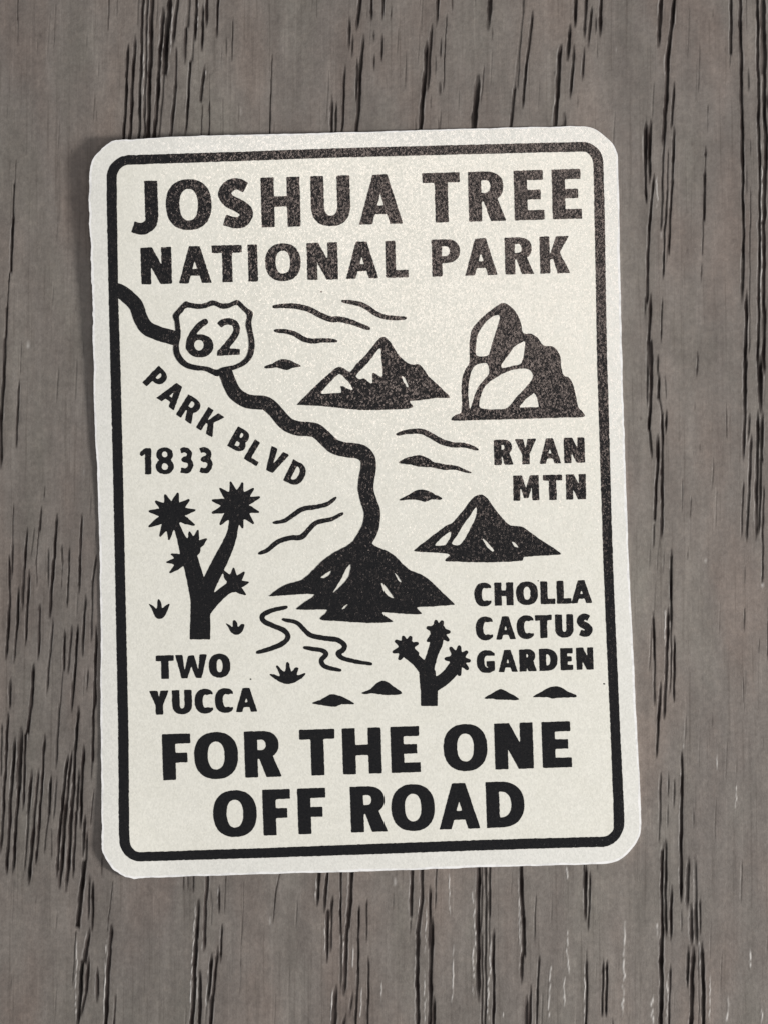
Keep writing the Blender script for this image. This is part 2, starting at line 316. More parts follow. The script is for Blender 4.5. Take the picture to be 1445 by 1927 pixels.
def build_table():
    # columns and rows: fine where the photograph looks, coarser further out
    def axis(inner, step, mid, mid_step, outer, n_out):
        a = np.arange(0, inner, step)
        b = np.arange(inner, mid, mid_step)
        c = np.linspace(mid, outer, n_out)
        half = np.concatenate([a, b, c])
        return np.concatenate([-half[:0:-1], half])
    xs = axis(0.0425, 0.000062, 0.080, 0.00013, 0.30, 24)
    ys = axis(0.0570, 0.00036, 0.100, 0.0007, 0.30, 24)
    nx, ny = len(xs), len(ys)
    depth = np.zeros((ny, nx), np.float32)
    pore = np.zeros((ny, nx), np.float32)
    stain = np.zeros((ny, nx), np.float32)
    worn_glint = np.zeros((ny, nx), np.float32)
    PXM = 0.0000551                        # metres per photograph pixel on the table

    def groove(x0, y0, x1, y1, w, dark, ea=True, eb=True):   # metres; y0 > y1; ea / eb: the end tapers
        L = y0 - y1
        i0, i1 = np.searchsorted(ys, y1), np.searchsorted(ys, y0)
        if i1 <= i0:
            return
        ph = rng.random(4) * 6.28
        wob = min(0.000035, L * 0.004)
        side = rng.choice([-1, 1]); wear_glint = 0.0
        for i in range(i0, min(i1 + 1, ny)):
            t = (y0 - ys[i]) / L
            if t < 0 or t > 1:
                continue
            ym = ys[i] * 1000
            xc = x0 + (x1 - x0) * t + wob * (math.sin(ym * 0.9 + ph[0]) + 0.6 * math.sin(ym * 2.3 + ph[1]))
            ta = min(t if ea else 1.0, (1 - t) if eb else 1.0)
            e = min(1.0, (ta * L + 0.00006) / (w * 2.2 + 0.0003))
            hw = 0.52 * w * (0.30 + 0.70 * e ** 0.6) * (1 + 0.07 * math.sin(ym * 1.7 + ph[2]) + 0.07 * math.sin(ym * 4.1 + ph[3]) + 0.05 * rng.normal())
            dk = dark * (0.55 + 0.45 * e) * (0.92 + 0.08 * math.sin(ym * 1.3 + ph[1]))
            hw = max(hw, 0.000045)
            a, b = np.searchsorted(xs, xc - hw * 3.8), np.searchsorted(xs, xc + hw * 3.8)
            if b <= a:
                continue
            q = np.abs(xs[a:b] - xc) / hw
            core = np.clip((1.12 - q) / 0.22, 0, 1); core = core * core * (3 - 2 * core)
            dd = np.clip((1.02 - q) / 0.55, 0, 1); dd = dd * dd * (3 - 2 * dd)
            rim = np.exp(-((q - 1.45) / 0.28) ** 2)
            dmax = min(0.00022, hw * 0.75) * (0.4 + 0.6 * dk)
            depth[i, a:b] = np.minimum(depth[i, a:b], -dmax * dd * e + 0.000005 * rim * e)
            wear_glint = 0.85 * wear_glint + 0.15 * rng.normal() * 2.0
            sgn = np.where((xs[a:b] - xc) * side > 0, 1.0, 0.35)
            worn_glint[i, a:b] = np.maximum(worn_glint[i, a:b], np.exp(-((q - 1.42) / 0.22) ** 2) * sgn * min(1.0, max(0.0, 0.35 + wear_glint)) * e * dk * 0.5)  # pale rims: worn finish and edge highlights put into the colour
            pore[i, a:b] = np.maximum(pore[i, a:b], core * dk)
            halo = np.exp(-(q / 2.0) ** 2) * 0.36 * dk
            stain[i, a:b] = np.maximum(stain[i, a:b], halo)

    def ridge(x0, y0, x1, y1, w):
        L = y0 - y1
        i0, i1 = np.searchsorted(ys, y1), np.searchsorted(ys, y0)
        off = 0.0
        for i in range(i0, min(i1 + 1, ny)):
            t = (y0 - ys[i]) / max(L, 1e-9)
            if t < 0 or t > 1:
                continue
            off = 0.7 * off + rng.normal() * w * 0.34
            hgt = 0.00005 * max(0.0, min(1.0, 0.6 + rng.normal() * 0.5)) * min(1.0, 6 * t, 6 * (1 - t))
            xc = x0 + (x1 - x0) * t + off
            a, b = np.searchsorted(xs, xc - w), np.searchsorted(xs, xc + w)
            if b > a:
                g = np.exp(-((xs[a:b] - xc) / (w * 0.35)) ** 2)
                depth[i, a:b] += hgt * g
                worn_glint[i, a:b] = np.maximum(worn_glint[i, a:b], g * min(1.3, hgt / 0.00003))  # the ridge's glint is painted on as pale colour

    for (ox, oy, k), gl in VIEWS.values():
        for n, (x0, y0, x1, y1, w, dk) in enumerate(gl):
            # where one stretch carries on from another the pore does not pinch in
            ea = not any(m != n and abs(g[2] - x0) < 14 and -25 < g[3] - y0 < 40 for m, g in enumerate(gl))
            eb = not any(m != n and abs(g[0] - x1) < 14 and -25 < y1 - g[1] < 40 for m, g in enumerate(gl))
            dx = (x1 - x0) / max(y1 - y0, 1)
            if y0 <= 0:
                x0, y0 = x0 - dx * 60, y0 - 60
            under = (oy == 0 and y1 > 670 and ox + x1 / k < 1150) or (oy > 1500 and y1 * 1.0 / k + oy > 1925)
            if under:
                x1, y1 = x1 + dx * 60, y1 + 60
            if oy >= 1600 and ox + x0 / k > 240 and y0 / k + oy < 1655:
                x0, y0 = x0 - dx * 60, y0 - 60
            p = unproject([ox + x0 / k, ox + x1 / k], [oy + y0 / k, oy + y1 / k], [0, 0])
            groove(p[0, 0], p[0, 1], p[1, 0], p[1, 1], max(w / k, 1.6) * PXM * 0.91, dk, ea, eb)
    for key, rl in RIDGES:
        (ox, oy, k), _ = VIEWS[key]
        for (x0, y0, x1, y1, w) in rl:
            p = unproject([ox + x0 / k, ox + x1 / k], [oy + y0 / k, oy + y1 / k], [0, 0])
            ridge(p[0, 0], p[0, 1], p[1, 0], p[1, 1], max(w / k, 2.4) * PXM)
    # pores that go on under the sticker and beyond the edges of the picture, in the same bundles
    for band in range(46):
        bx = rng.uniform(-0.078, 0.078)
        by = rng.uniform(-0.10, 0.10)
        if abs(bx) < 0.0425 and abs(by) < 0.057:
            if not (abs(bx) < 0.022 and abs(by) < 0.032):
                continue
        for k in range(rng.integers(5, 13)):
            L = rng.uniform(0.003, 0.013)
            x = bx + rng.normal() * 0.0016
            y = by + rng.normal() * 0.009
            box = 0.0215 if abs(bx) < 0.0425 and abs(by) < 0.057 else None
            if box and (abs(x) > 0.0225 or y + L > 0.034 or y - L > 0.034 or y < -0.032 or y + L < -0.03):
                continue
            if not box and abs(x) < 0.0415 and -0.0555 - L < y < 0.0555:
                continue
            groove(x + L * 0.03, y + L, x - L * 0.03, y, rng.uniform(0.00022, 0.00046), rng.uniform(0.6, 1))
    # fine, faint pores and hairlines all over the board
    for k in range(900):
        x, y = rng.uniform(-0.08, 0.08), rng.uniform(-0.10, 0.10)
        L = rng.uniform(0.0008, 0.0055)
        groove(x + L * 0.025, y + L, x - L * 0.025, y, rng.uniform(0.00008, 0.00020), rng.uniform(0.06, 0.30))
    # soft smears of dark stain along the grain
    for k in range(260):
        x, y = rng.uniform(-0.08, 0.08), rng.uniform(-0.10, 0.10)
        sx, sy = rng.uniform(0.0002, 0.0009), rng.uniform(0.002, 0.008)
        a, b = np.searchsorted(xs, x - 3 * sx), np.searchsorted(xs, x + 3 * sx)
        c, d = np.searchsorted(ys, y - 3 * sy), np.searchsorted(ys, y + 3 * sy)
        g = np.exp(-(((xs[a:b] - x)[None] - (ys[c:d] - y)[:, None] * 0.03) / sx) ** 2 - ((ys[c:d] - y)[:, None] / sy) ** 2)
        stain[c:d, a:b] = np.maximum(stain[c:d, a:b], g * rng.uniform(0.05, 0.22))
    # specks of dust and dirt
    for k in range(170):
        x, y = rng.uniform(-0.08, 0.08), rng.uniform(-0.10, 0.10)
        sx = rng.uniform(0.00007, 0.00016); sy = max(sx * rng.uniform(0.8, 1.8), 0.00022)
        a, b = np.searchsorted(xs, x - 3 * sx), np.searchsorted(xs, x + 3 * sx)
        c, d = np.searchsorted(ys, y - 3 * sy), np.searchsorted(ys, y + 3 * sy)
        if b > a and d > c:
            g = np.exp(-((xs[a:b] - x)[None] / sx) ** 2 - ((ys[c:d] - y)[:, None] / sy) ** 2)
            tgt = worn_glint if rng.random() < 0.45 else stain
            tgt[c:d, a:b] = np.maximum(tgt[c:d, a:b], g * rng.uniform(0.3, 0.9))
    X, Y = np.meshgrid(xs, ys)
    co = np.empty((ny * nx + 4 * 0, 3), np.float32)
    co[:, 0] = X.ravel(); co[:, 1] = Y.ravel(); co[:, 2] = depth.ravel()
    # skirt: the board is 24 mm thick
    ring = np.concatenate([np.arange(nx), nx * np.arange(1, ny) + nx - 1, (ny - 1) * nx + np.arange(nx - 2, -1, -1), nx * np.arange(ny - 2, 0, -1)])
    low = co[ring].copy(); low[:, 2] = -0.024
    base = len(co)
    allco = np.concatenate([co, low])
    ii, jj = np.meshgrid(np.arange(ny - 1), np.arange(nx - 1), indexing='ij')
    a = (ii * nx + jj).ravel()
    quads = np.stack([a, a + 1, a + nx + 1, a + nx], 1)
    m = len(ring)
    k = np.arange(m); k2 = (k + 1) % m
    side = np.stack([ring[k2], ring[k], base + k, base + k2], 1)
    faces = np.concatenate([quads, side]).astype(np.int32)
    me = bpy.data.meshes.new('table_top')
    me.vertices.add(len(allco))
    me.vertices.foreach_set('co', allco.ravel())
    me.loops.add(faces.size)
    me.loops.foreach_set('vertex_index', faces.ravel())
    me.polygons.add(len(faces))
    me.polygons.foreach_set('loop_start', np.arange(0, faces.size, 4, dtype=np.int32))
    me.polygons.foreach_set('loop_total', np.full(len(faces), 4, np.int32))
    me.polygons.foreach_set('use_smooth', np.ones(len(faces), bool))
    me.update(calc_edges=True)
    for nm, arr in (('pore', pore), ('stain', stain), ('worn_glint', worn_glint * (1 - pore))):
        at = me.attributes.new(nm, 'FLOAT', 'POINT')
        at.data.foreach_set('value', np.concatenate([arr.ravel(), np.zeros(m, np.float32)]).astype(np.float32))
    me.materials.append(WOOD)
    o = bpy.data.objects.new('table_top', me)
    COL.objects.link(o)
    o['kind'] = 'structure'
    o['label'] = 'grey stained oak table top with dark open pores running along the grain'
    return o

build_table()

# ------------------------------------------------------------------ the sticker
THICK = 0.20 * MM
def sstep(a, b, x):
    t = np.clip((x - a) / (b - a), 0, 1)
    return t * t * (3 - 2 * t)

def lift(px, py):
    """how far the sticker has come away from the wood (metres), over the photograph's pixels"""
    px = np.asarray(px, float); py = np.asarray(py, float)
    z = 1.30 * np.exp(-((px - 165) / 420) ** 2) * (1 - np.clip((py - 270) / 720, 0, 1)) ** 1.15
    z = z + 0.42 * np.exp(-((px - 185) / 90) ** 2 - ((py - 1600) / 110) ** 2)
    z = z + 0.16 * np.exp(-((py - 245) / 70) ** 2)
    z = z + 0.06 * np.exp(-((py - 1640) / 50) ** 2)
    return z * MM

root = bpy.data.objects.new('sticker', None)
root.empty_display_size = 0.02
COL.objects.link(root)
ROOT = unproject(690, 945, 0.0)
root.location = ROOT
root['label'] = 'white rounded-corner vinyl sticker printed with black desert park map and lettering'
root['category'] = 'sticker'

def catmull(pts, closed=True, n=6):
    P = np.asarray(pts, float)
    m = len(P)
    out = []
    rng_i = range(m) if closed else range(m - 1)
    for i in rng_i:
        if closed:
            p0, p1, p2, p3 = P[(i - 1) % m], P[i], P[(i + 1) % m], P[(i + 2) % m]
        else:
            p0 = P[i - 1] if i > 0 else 2 * P[0] - P[1]
            p1, p2 = P[i], P[i + 1]
            p3 = P[i + 2] if i + 2 < m else 2 * P[-1] - P[-2]
        for t in np.arange(n) / n:
            out.append(0.5 * (2 * p1 + (p2 - p0) * t + (2 * p0 - 5 * p1 + 4 * p2 - p3) * t * t + (-p0 + 3 * p1 - 3 * p2 + p3) * t ** 3))
    if not closed:
        out.append(P[-1])
    return np.array(out)

# --- signed-distance pieces (negative inside), evaluated on a grid of photograph pixels
def f_poly(X, Y, pts):
    P = np.asarray(pts, float)
    d2 = np.full(X.shape, 1e12)
    ins = np.zeros(X.shape, bool)
    m = len(P)
    for i in range(m):
        ax, ay = P[i]; bx, by = P[(i + 1) % m]
        ex, ey = bx - ax, by - ay
        l2 = ex * ex + ey * ey
        if l2 < 1e-12:
            continue
        t = np.clip(((X - ax) * ex + (Y - ay) * ey) / l2, 0, 1)
        dx, dy = X - ax - t * ex, Y - ay - t * ey
        d2 = np.minimum(d2, dx * dx + dy * dy)
        if ay != by:
            c = ((ay > Y) != (by > Y)) & (X < ex * (Y - ay) / (by - ay) + ax)
            ins ^= c
    d = np.sqrt(d2)
    return np.where(ins, -d, d)

def f_stroke(X, Y, pts, r, flat=False):
    """pts polyline, r radius per point"""
    P = np.asarray(pts, float)
    R = np.broadcast_to(np.asarray(r, float), (len(P),))
    out = np.full(X.shape, 1e6)
    cum = np.concatenate([[0], np.cumsum(np.hypot(*np.diff(P, axis=0).T))])
    for i in range(len(P) - 1):
        ax, ay = P[i]; ex, ey = P[i + 1] - P[i]
        l2 = ex * ex + ey * ey
        if l2 < 1e-12:
            continue
        t = np.clip(((X - ax) * ex + (Y - ay) * ey) / l2, 0, 1)
        d = np.hypot(X - ax - t * ex, Y - ay - t * ey) - (R[i] + (R[i + 1] - R[i]) * t)
        if flat:
            if cum[i] < R[0] * 1.3:
                n = P[0] - P[1]; n = n / np.hypot(*n)
                d = np.maximum(d, (X - P[0][0]) * n[0] + (Y - P[0][1]) * n[1])
            if cum[-1] - cum[i + 1] < R[-1] * 1.3:
                n = P[-1] - P[-2]; n = n / np.hypot(*n)
                d = np.maximum(d, (X - P[-1][0]) * n[0] + (Y - P[-1][1]) * n[1])
        out = np.minimum(out, d)
    return out

def f_rect(X, Y, x0, y0, x1, y1):
    return np.maximum(np.abs(X - (x0 + x1) / 2) - (x1 - x0) / 2, np.abs(Y - (y0 + y1) / 2) - (y1 - y0) / 2)

def f_sup(X, Y, cx, cy, a, b, n=2.3):
    dx, dy = np.abs(X - cx), np.abs(Y - cy)
    k = ((dx / a) ** n + (dy / b) ** n) ** (1 / n)
    rad = np.hypot(dx, dy)
    return np.where(k > 1e-3, rad - rad / np.maximum(k, 1e-3), -min(a, b))

U = lambda *f: np.minimum.reduce(f)
I_ = lambda *f: np.maximum.reduce(f)

def uv(pts, w, h, r):
    return [(r + u * (w - 2 * r), r + v * (h - 2 * r)) for u, v in pts]

def bowl(X, Y, w, y0, y1, s, t, c):
    """half-round bowl against a stem, from y0 to y1"""
    cy, b = (y0 + y1) / 2, (y1 - y0) / 2
    out = U(f_rect(X, Y, 0, y0, c, y1), I_(f_sup(X, Y, c, cy, w - c, b), c - X - 0.5))
    ci = max(c, s + 0.5)
    inn = U(f_rect(X, Y, s, y0 + t, ci, y1 - t), I_(f_sup(X, Y, ci, cy, max(w - s - ci, 1.5), max(b - t, 1.0)), ci - X - 0.5))
    return I_(out, -inn)

def glyph(ch, X, Y, w, h, s):
    t = 0.76 * s
    rect = lambda *a: f_rect(X, Y, *a)
    poly = lambda p: f_poly(X, Y, p)
    if ch == 'I':
        return rect(0, 0, w, h)
    if ch == 'H':
        return U(rect(0, 0, s, h), rect(w - s, 0, w, h), rect(0, .41 * h, w, .41 * h + t * 1.05))
    if ch == 'E':
        return U(rect(0, 0, s, h), rect(0, 0, w, t), rect(0, h - t, .98 * w, h), rect(0, h * .51 - t * .48, .89 * w, h * .51 + t * .48))
    if ch == 'F':
        return U(rect(0, 0, s, h), rect(0, h - t, w, h), rect(0, h * .48 - t * .5, .88 * w, h * .48 + t * .5))
    if ch == 'L':
        return U(rect(0, 0, s, h), rect(0, 0, w, t))
    if ch == 'T':
        return U(rect(0, h - t, w, h), rect((w - s) / 2, 0, (w + s) / 2, h))
    if ch == 'A':
        s = min(s, w * .285)
        t = min(t, .22 * h)
        ts = 1.14 * s
        xa = (w - ts) / 2; k = xa / h; lw = 1.03 * s
        yc0, yc1 = .20 * h, .20 * h + t * .9
        ym = (w - 2 * lw) / (2 * k)
        body = poly([(0, 0), (xa, h), (w - xa, h), (w, 0), (w - lw, 0), (w - lw - k * yc0, yc0), (lw + k * yc0, yc0), (lw, 0)])
        hy = min(ym, .80 * h)
        if hy > yc1 + 2:
            body = I_(body, -poly([(lw + k * yc1, yc1), (w - lw - k * yc1, yc1), (w / 2, hy)]))
        return body
    if ch == 'N':
        s = min(s, w * .345)
        return U(rect(0, 0, s, h), rect(w - s, 0, w, h), poly([(0, h), (1.16 * s, h), (w, 0), (w - 1.16 * s, 0)]))
    if ch == 'M':
        return poly([(0, 0), (.01 * w, h), (1.2 * s, h), (w / 2, .46 * h), (w - 1.2 * s, h), (.99 * w, h), (w, 0), (w - .92 * s, 0), (w - .95 * s, .58 * h),
                     (w / 2 + .3 * s, .10 * h), (w / 2 - .3 * s, .10 * h), (.95 * s, .58 * h), (.92 * s, 0)])
    if ch == 'O':
        return I_(f_sup(X, Y, w / 2, h / 2, w / 2, h / 2 * 1.02), -f_sup(X, Y, w / 2, h / 2, max(w / 2 - s * 1.04, 2), h / 2 - t * .92))
    if ch in 'CG':
        a = .56 * w
        ring = I_(f_sup(X, Y, a, h / 2, a, h / 2 * 1.03), -f_sup(X, Y, a * 1.06, h / 2, a - s * .98, h / 2 - t * .95))
        if ch == 'C':
            f = I_(ring, -f_rect(X, Y, .60 * w, .24 * h, 2 * w, .76 * h), X - w * .99)
            return I_(f, -f_poly(X, Y, [(.60 * w, .30 * h), (.60 * w, .70 * h), (.84 * w, .79 * h), (1.4 * w, .70 * h), (1.4 * w, .3 * h), (.84 * w, .21 * h)]))
        f = I_(ring, -f_rect(X, Y, .60 * w, .46 * h, 2 * w, .76 * h), X - w)
        return U(f, rect(w - s * .95, .07 * h, w, .52 * h), rect(.55 * w, .52 * h - t, w, .52 * h))
    if ch == 'D':
        return bowl(X, Y, w, 0, h, s, t, .36 * w)
    if ch == 'P':
        return U(rect(0, 0, s, h), bowl(X, Y, w, .36 * h, h, s, t * .92, .48 * w))
    if ch == 'R':
        return U(rect(0, 0, s, h), bowl(X, Y, w * .94, .40 * h, h, s, t * .88, .46 * w),
                 poly([(.36 * w, .50 * h), (.36 * w + 1.1 * s, .50 * h), (w, 0), (w - 1.18 * s, 0)]))
    if ch == 'B':
        return U(rect(0, 0, s, h), bowl(X, Y, w * .93, .50 * h - t * .45, h, s, t * .85, .45 * w), bowl(X, Y, w, 0, .50 * h + t * .45, s, t * .85, .48 * w))
    if ch == 'K':
        return U(rect(0, 0, s, h), poly([(s * .8, .36 * h), (w - 1.3 * s, h), (.98 * w, h), (s * .8 + .9 * s, .42 * h)]),
                 poly([(s * 1.15, .54 * h), (s * 1.75, .70 * h), (w, 0), (w - 1.25 * s, 0)]))
    if ch == 'S':
        r = t * .56
        p = catmull(uv([(.97, .90), (.62, 1.0), (.25, .95), (.03, .76), (.22, .57), (.66, .43), (.98, .26), (.82, .05), (.45, 0), (.0, .08)], w, h, r), False, 6)
        n = len(p)
        rr = r * (1 + .22 * np.sin(np.linspace(0, math.pi, n)) ** 2)
        return f_stroke(X, Y, p, rr, True)
    if ch == 'J':
        r = t * .56
        p = catmull([(w - s / 2, .55 * h), (w - s / 2, .30 * h), (w - s * .58, .15 * h), (w - s * 1.05, .05 * h), (w * .25, .045 * h), (0, .085 * h)], False, 6)
        rr = np.linspace(s / 2, r, len(p))
        return U(rect(w - s, .28 * h, w, h), f_stroke(X, Y, p, rr, True))
    if ch == 'U':
        b = .40 * h
        ring = I_(f_sup(X, Y, w / 2, b, w / 2, b * 1.03), -f_sup(X, Y, w / 2, b, w / 2 - s, b - t), Y - b - .4)
        return U(rect(0, b, s, h), rect(w - s, b, w, h), ring)
    if ch == 'V':
        return poly([(0, h), (1.12 * s, h), (w / 2, .30 * h), (w - 1.12 * s, h), (w, h), (w / 2 + .6 * s, 0), (w / 2 - .6 * s, 0)])
    if ch == 'W':
        a = .98 * s
        return poly([(0, h), (a, h), (.285 * w, .32 * h), (.5 * w - .42 * a, .97 * h), (.5 * w + .42 * a, .97 * h), (.715 * w, .32 * h), (w - a, h), (w, h),
                     (.815 * w, 0), (.635 * w, 0), (.5 * w, .52 * h), (.365 * w, 0), (.185 * w, 0)])
    if ch == 'Y':
        return poly([(0, h), (1.16 * s, h), (w / 2, .58 * h), (w - 1.16 * s, h), (w, h), (w / 2 + s / 2, .40 * h), (w / 2 + s / 2, 0), (w / 2 - s / 2, 0), (w / 2 - s / 2, .40 * h)])
    if ch == '1':
        return U(rect(w - s * 1.1, 0, w, h), poly([(0, .76 * h), (.06 * w, .85 * h), (w - s * 1.1, h), (w - s * .4, .99 * h), (w - s * .4, .74 * h), (w - s, .78 * h), (.15 * w, .69 * h)]))
    if ch == '8':
        return U(I_(f_sup(X, Y, w / 2, .745 * h, .46 * w, .27 * h, 2.1), -f_sup(X, Y, w / 2, .745 * h, .46 * w - s, .27 * h - t)),
                 I_(f_sup(X, Y, w / 2, .285 * h, .5 * w, .295 * h, 2.1), -f_sup(X, Y, w / 2, .275 * h, .5 * w - s * 1.05, .29 * h - t)))
    if ch == '3':
        r = s * .46
        p = catmull(uv([(.02, .95), (.45, 1.0), (.88, .88), (.82, .64), (.36, .545), (.40, .535), (.88, .46), (1, .25), (.75, .03), (.4, 0), (0, .05)], w, h, r), False, 5)
        return f_stroke(X, Y, p, r, True)
    raise KeyError(ch)

def blur(F, k):
    for _ in range(2):
        for ax in (0, 1):
            acc = F.copy()
            for d in range(1, k + 1):
                acc = acc + np.roll(F, d, ax) + np.roll(F, -d, ax)
            F = acc / (2 * k + 1)
    return F

def roughen(F, amp, nrng):
    n = blur(nrng.normal(size=F.shape), 1)
    n = n / n.std()
    m = blur(nrng.normal(size=F.shape), 3)
    m = m / m.std()
    return F + amp * (0.5 * n + 0.55 * m)

def contours(F, x0, y0, step):
    """closed loops of F = 0 by marching squares"""
    F = np.pad(F, 1, constant_values=5.0)
    S = F < 0
    c = S[:-1, :-1].astype(int) + 2 * S[:-1, 1:] + 4 * S[1:, 1:] + 8 * S[1:, :-1]
    ci, cj = np.nonzero((c > 0) & (c < 15))
    nxt = {}
    T = lambda i, j: ('h', i, j); Bm = lambda i, j: ('h', i + 1, j)
    Lf = lambda i, j: ('v', i, j); Rt = lambda i, j: ('v', i, j + 1)
    seg = {1: [(Lf, T)], 2: [(T, Rt)], 3: [(Lf, Rt)], 4: [(Rt, Bm)], 5: [(Lf, T), (Rt, Bm)], 6: [(T, Bm)], 7: [(Lf, Bm)],
           8: [(Bm, Lf)], 9: [(Bm, T)], 10: [(T, Rt), (Bm, Lf)], 11: [(Bm, Rt)], 12: [(Rt, Lf)], 13: [(Rt, T)], 14: [(T, Lf)]}
    for i, j in zip(ci.tolist(), cj.tolist()):
        for a, b in seg[int(c[i, j])]:
            nxt[a(i, j)] = b(i, j)
    loops = []
    while nxt:
        k0, k = next(iter(nxt.items()))
        loop = [k0]
        del nxt[k0]
        while k != k0 and k in nxt:
            loop.append(k)
            k = nxt.pop(k)
        if len(loop) < 4:
            continue
        pts = []
        for kind, i, j in loop:
            if kind == 'h':
                a, b = F[i, j], F[i, j + 1]
                pts.append((j + a / (a - b), i))
            else:
                a, b = F[i, j], F[i + 1, j]
                pts.append((j, i + a / (a - b)))
        P = (np.array(pts) - 1) * step + np.array([x0, y0])
        loops.append(P)
    return loops

def simplify(P, eps):
    n = len(P)
    if n < 8:
        return P
    keep = np.zeros(n, bool)
    far = int(np.argmax(((P - P[0]) ** 2).sum(1)))
    keep[0] = keep[far] = True
    Q = np.vstack([P, P[:1]])
    stack = [(0, far), (far, n)]
    while stack:
        a, b = stack.pop()
        if b - a < 2:
            continue
        d = Q[b] - Q[a]
        l = math.hypot(*d) or 1e-9
        v = Q[a + 1:b] - Q[a]
        e = np.abs(v[:, 0] * d[1] - v[:, 1] * d[0]) / l
        k = int(np.argmax(e))
        if e[k] > eps:
            keep[a + 1 + k] = True
            stack += [(a, a + 1 + k), (a + 1 + k, b)]
    return P[keep]

def inside(loops, pts):
    ins = np.zeros(len(pts), bool)
    X, Y = pts[:, 0], pts[:, 1]
    for P in loops:
        A, B = P, np.roll(P, -1, 0)
        for (ax, ay), (bx, by) in zip(A, B):
            if ay != by:
                ins ^= ((ay > Y) != (by > Y)) & (X < (bx - ax) * (Y - ay) / (by - ay) + ax)
    return ins

def triangulate(loops, grid, extra=()):
    verts, edges = [], []
    for P in list(loops) + list(extra):
        b = len(verts); n = len(P)
        verts += [Vector((float(x), float(y))) for x, y in P]
        edges += [(b + i, b + (i + 1) % n) for i in range(n)]
    allp = np.vstack(loops)
    (xa, ya), (xb, yb) = allp.min(0), allp.max(0)
    gx, gy = np.arange(xa + grid * .5, xb, grid), np.arange(ya + grid * .5, yb, grid)
    if len(gx) and len(gy):
        G = np.stack(np.meshgrid(gx, gy), -1).reshape(-1, 2)
        G = G[inside(loops, G)]
        verts += [Vector((float(x), float(y))) for x, y in G]
    vo, _, fo, *_ = delaunay_2d_cdt(verts, edges, [], 0, 1e-5)
    V = np.array([(v.x, v.y) for v in vo])
    Fc = np.array(fo)
    cen = V[Fc].mean(1)
    Fc = Fc[inside(loops, cen)]
    # faces wind upwards (image y runs down)
    p = V[Fc]
    area = (p[:, 1, 0] - p[:, 0, 0]) * (p[:, 2, 1] - p[:, 0, 1]) - (p[:, 2, 0] - p[:, 0, 0]) * (p[:, 1, 1] - p[:, 0, 1])
    Fc[area > 0] = Fc[area > 0][:, ::-1]
    return V, Fc

INK_GAP = 0.018 * MM
def ink_piece(name, loops, parent, level=0, grid=34.0):
    V, Fc = triangulate(loops, grid)
    z = lift(V[:, 0], V[:, 1]) + THICK + INK_GAP * (1 + 0.7 * level)
    co = unproject(V[:, 0], V[:, 1], z) - ROOT
    me = bpy.data.meshes.new(name)
    me.from_pydata(co.tolist(), [], Fc.tolist())
    me.materials.append(INK)
    me.polygons.foreach_set('use_smooth', np.ones(len(me.polygons), bool))
    o = bpy.data.objects.new(name, me)
    COL.objects.link(o)
    o.parent = parent
    return o

def piece_from_field(name, func, bounds, parent, level=0, amp=0.55, soft=1, seed=None, label=None, step=1.0):
    nr = np.random.default_rng(int(abs(bounds[0]) * 7919 + abs(bounds[1]) * 104729) % (2 ** 31) if seed is None else seed)
    x0, y0, x1, y1 = bounds
    x0 -= 8; y0 -= 8; x1 += 8; y1 += 8
    X, Y = np.meshgrid(np.arange(x0, x1, step), np.arange(y0, y1, step))
    F = np.clip(func(X, Y), -9, 9)
    if soft:
        F = blur(F, soft)
    F = roughen(F, amp * 0.5, nr) - 0.12
    loops = [simplify(P, 0.16) for P in contours(F, x0, y0, step)]
    loops = [P for P in loops if len(P) >= 4 and abs(np.sum(P[:, 0] * np.roll(P[:, 1], -1) - P[:, 1] * np.roll(P[:, 0], -1))) > 7.0]
    o = ink_piece(name, loops, parent, level)
    if label:
        o['label'] = label
    return o

def place_letter(ch, cx, cy, w, h, s, ang, name='letter', amp=0.55, soft=1, parent=None):
    """centre in photograph pixels, ang = turn in degrees, clockwise in the picture"""
    ca, sa = math.cos(math.radians(ang)), math.sin(math.radians(ang))
    def func(X, Y):
        dx, dy = X - cx, Y - cy
        return glyph(ch, dx * ca + dy * sa + w / 2, -(-dx * sa + dy * ca) + h / 2, w, h, s)
    R = 0.5 * math.hypot(w, h) + 4
    return piece_from_field(name, func, (cx - R, cy - R, cx + R, cy + R), parent or root, amp=amp, soft=soft, step=0.62)

# --- the printed frame
def rounded(pts_sides, corners, radius):
    """sides: four measured polylines (top l->r, right t->b, bottom r->l, left b->t); they are joined by quarter curves"""
    out = []
    for k in range(4):
        out += pts_sides[k]
        a = np.array(pts_sides[k][-1], float); b = np.array(pts_sides[(k + 1) % 4][0], float)
        c = np.array(corners[k], float)
        for t in np.linspace(0, 1, 12)[1:-1]:
            kk = 0.93   # rational weight close to a circle
            w0, w1, w2 = (1 - t) ** 2, 2 * t * (1 - t) * 0.72 * kk, t * t
            out.append(tuple((w0 * a + w1 * c + w2 * b) / (w0 + w1 + w2)))
    return np.array(out)

def dense(P, step=4.0, amp=0.35, seed=1):
    nr = np.random.default_rng(seed)
    Q = np.vstack([P, P[:1]])
    cum = np.concatenate([[0], np.cumsum(np.hypot(*np.diff(Q, axis=0).T))])
    s = np.arange(0, cum[-1] - step * .5, step)
    R = np.stack([np.interp(s, cum, Q[:, 0]), np.interp(s, cum, Q[:, 1])], 1)
    return R + nr.normal(size=R.shape) * amp

